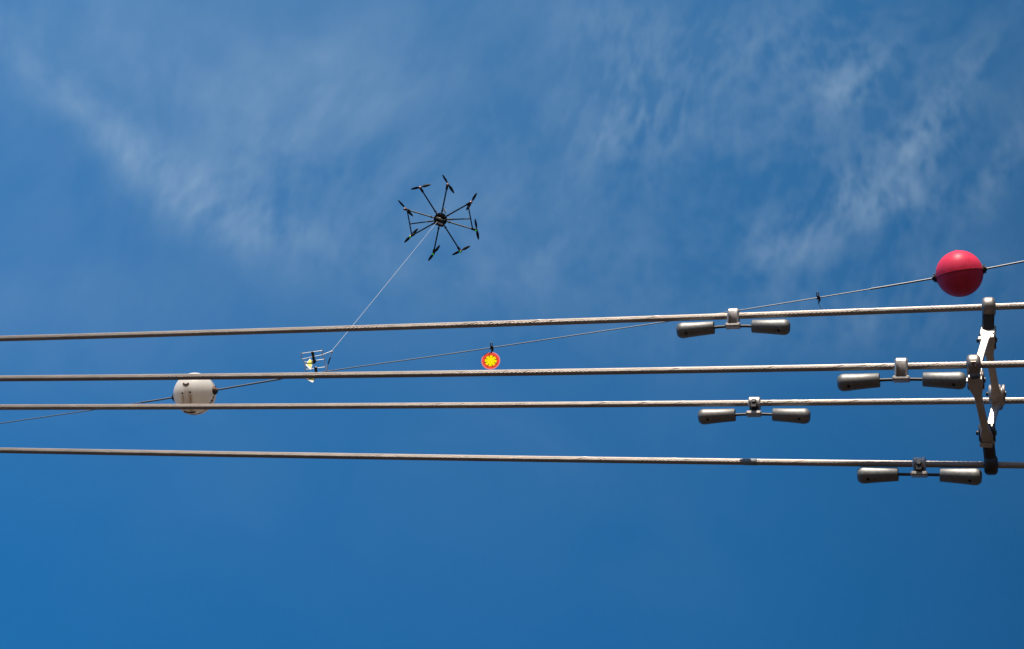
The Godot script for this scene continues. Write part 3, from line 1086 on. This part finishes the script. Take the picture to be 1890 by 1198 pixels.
func held_diverter(a: Vector3, b: Vector3, corners: Array, label: String) -> void:
	var o := thing("bird_diverter", Transform3D(Basis(), a), label, "bird diverter", "diverters on black clips")
	var st := mb()
	bar(st, Vector3.ZERO, b - a, VR, 0.036, 0.030, 0.006)
	box(st, Transform3D(Basis(VR, VU, -VF), (b - a) * 0.12), Vector3(0.044, 0.03, 0.036), 0.006)
	var clip := obj("clip", st, M.clip, o)
	st = mb()
	plate(st, Transform3D(Basis(VR, VU, -VF), (b - a) * 0.80), PackedVector2Array([Vector2(-0.018, 0.03), Vector2(0.012, 0.02), Vector2(0.050, 0.004), Vector2(0.020, -0.014), Vector2(-0.016, -0.045)]), 0.020, 0.003)
	obj("jaw", st, M.clip, clip)
	# the plate leans back so that its face looks up at the sun
	var c := Vector3.ZERO
	for p in corners:
		c += p / 4.0
	var q := []
	for p in corners:
		q.append(p + VF * (p - c).dot(VU) * 0.75 - a)
	var mid := c - a
	var ex: Vector3 = (q[1] - q[3]).normalized()
	var n: Vector3 = (q[1] - q[3]).cross(q[0] - q[2]).normalized()
	if n.dot(VF) > 0:
		n = -n
	var ey := n.cross(ex)
	var xf := Transform3D(Basis(ex, ey, n), mid)
	var inv := xf.affine_inverse()
	var outline := PackedVector2Array()
	var inside := PackedVector2Array()
	for p in q:
		var v: Vector3 = inv * p
		outline.append(Vector2(v.x, v.y))
		inside.append(Vector2(v.x, v.y) * 0.74 + Vector2(0.007, 0.010))
	st = mb()
	plate(st, xf, outline, 0.004, 0.001)
	var pl := obj("plate", st, M.white_sheet, o)
	st = mb()
	plate(st, xf.translated_local(Vector3(0, 0, 0.0035)), inside, 0.002, 0.0005)
	obj("reflector", st, M.yellow_sheet, pl)


# ------------------------------------------------------------------ diverters already hanging on the earth wire
func clip_parts(o: Node3D, rot: float) -> void:
	# a sprung black clip: eye at the top, jaws round the wire, tail below; x right, y up, z towards the viewer
	var b := Basis(VR, VU, -VF).rotated(VF, deg_to_rad(rot))
	var st := mb()
	for s in [-1.0, 1.0]:
		box(st, Transform3D(b, b * Vector3(0.0125 * s - 0.004, 0.052, 0.006)), Vector3(0.010, 0.040, 0.016), 0.002)
		box(st, Transform3D(b, b * Vector3(-0.004, 0.052 + 0.019 * s, 0.006)), Vector3(0.034, 0.010, 0.016), 0.002)
	obj("eye", st, M.clip, o)
	st = mb()
	box(st, Transform3D(b, b * Vector3(0.0, 0.004, 0.004)), Vector3(0.034, 0.062, 0.034), 0.006)
	box(st, Transform3D(b, b * Vector3(0.020, -0.014, 0.0)), Vector3(0.020, 0.070, 0.024), 0.005)
	obj("jaws", st, M.clip, o)
	st = mb()
	lathe(st, Transform3D(Basis(b.x, b.z, -b.y), b * Vector3(0.002, -0.024, 0.012)), [Vector2(0, 0), Vector2(0.006, 0), Vector2(0.006, 0.012), Vector2(0, 0.012)], 10)
	obj("rivet", st, M.connector, o)
	st = mb()
	box(st, Transform3D(b, b * Vector3(0.006, -0.050, 0.0)), Vector3(0.014, 0.050, 0.016), 0.003)
	obj("tail", st, M.clip, o)


# how far the yellow sunburst reaches at an angle: eight rounded rays with notches between
func ray_reach(a: float) -> float:
	return 0.080 - 0.016 * pow(absf(cos((a - TAU / 128.0) * 4.0)), 14.0)


func diverters() -> void:
	var at := Vector3(-0.2523, 24.5260, -14.6971)
	var o := thing("bird_diverter", Transform3D(Basis(), at), "round red disc with a yellow sunburst hanging from a black clip on the earth wire", "bird diverter", "diverters on black clips")
	clip_parts(o, 3.0)
	# a clear acrylic plate; translucent coloured film on its face glows with the sun behind it
	var c := Vector3(-0.2477, 24.4150, -14.8370) - at + VF * 0.085
	var tilt := Basis(VR, VU, -VF).rotated(VR, deg_to_rad(24.0)).rotated(VF, deg_to_rad(-14.0))
	var xf := Transform3D(tilt, c)
	var st := mb()
	plate(st, xf, disc(0.131, 48), 0.004, 0.001, true)
	var pl := obj("plate", st, M.acrylic, o)
	st = mb()
	tube(st, [VR * 0.006 - VU * 0.060, c + tilt.y * 0.115], 0.006, 8)
	obj("hanger", st, M.clip, o)
	for film in [["red_film", 0.050, 0.120, M.red_plastic, 0.0030], ["edge_film", 0.1205, 0.129, M.pink_edge, 0.0030]]:
		st = mb()
		for k in 128:
			var u0 := Vector3(cos(TAU * k / 128), sin(TAU * k / 128), 0)
			var u1 := Vector3(cos(TAU * (k + 1) / 128), sin(TAU * (k + 1) / 128), 0)
			var dz := Vector3(0, 0, film[4])
			var i0: float = film[1]
			var i1: float = film[1]
			if i0 < 0.1:   # the red runs up to the outline of the sunburst
				i0 = ray_reach(TAU * k / 128)
				i1 = ray_reach(TAU * (k + 1) / 128)
			quad(st, xf * (u0 * i0 + dz), xf * (u1 * i1 + dz), xf * (u1 * film[2] + dz), xf * (u0 * film[2] + dz), tilt.z, 3)
		obj(film[0], st, film[3], pl)
	# sunburst of eight rounded rays
	st = mb()
	var mid := xf * Vector3(0, 0, 0.0030)
	for k in 128:
		var e := []
		for m in [k, k + 1]:
			var a: float = TAU * m / 128.0
			var r := ray_reach(a)
			e.append(xf * Vector3(cos(a) * r, sin(a) * r, 0.0030))
		tri(st, mid, e[0], e[1], tilt.z, 3)
	obj("sunburst", st, M.yellow_plastic, pl)
	for k in 8:
		var a := TAU * (k + 0.0625) / 8
		st = mb()
		var d := Vector3(cos(a), sin(a), 0)
		bar(st, xf * (d * 0.050 + Vector3(0, 0, 0.0046)), xf * (d * 0.098 + Vector3(0, 0, 0.0046)), xf.basis * Vector3(-d.y, d.x, 0), 0.0075, 0.002, 0.0004)
		obj("slit", st, M.slit, pl)
	at = Vector3(3.9651, 24.1442, -13.2326)
	o = thing("bird_diverter", Transform3D(Basis(), at), "black clip on the earth wire with only a pale cord hanging from it", "bird diverter", "diverters on black clips")
	clip_parts(o, -3.0)
	st = mb()
	var pts := []
	for p in [Vector2(0.0, -0.060), Vector2(0.012, -0.088), Vector2(0.030, -0.130), Vector2(0.042, -0.165), Vector2(0.046, -0.20)]:
		pts.append(VR * p.x + VU * p.y)
	tube(st, pts, 0.0042, 6)
	tube(st, [VR * 0.0 - VU * 0.060, VR * 0.018 - VU * 0.074], 0.005, 6)
	obj("cord", st, M.cord, o)
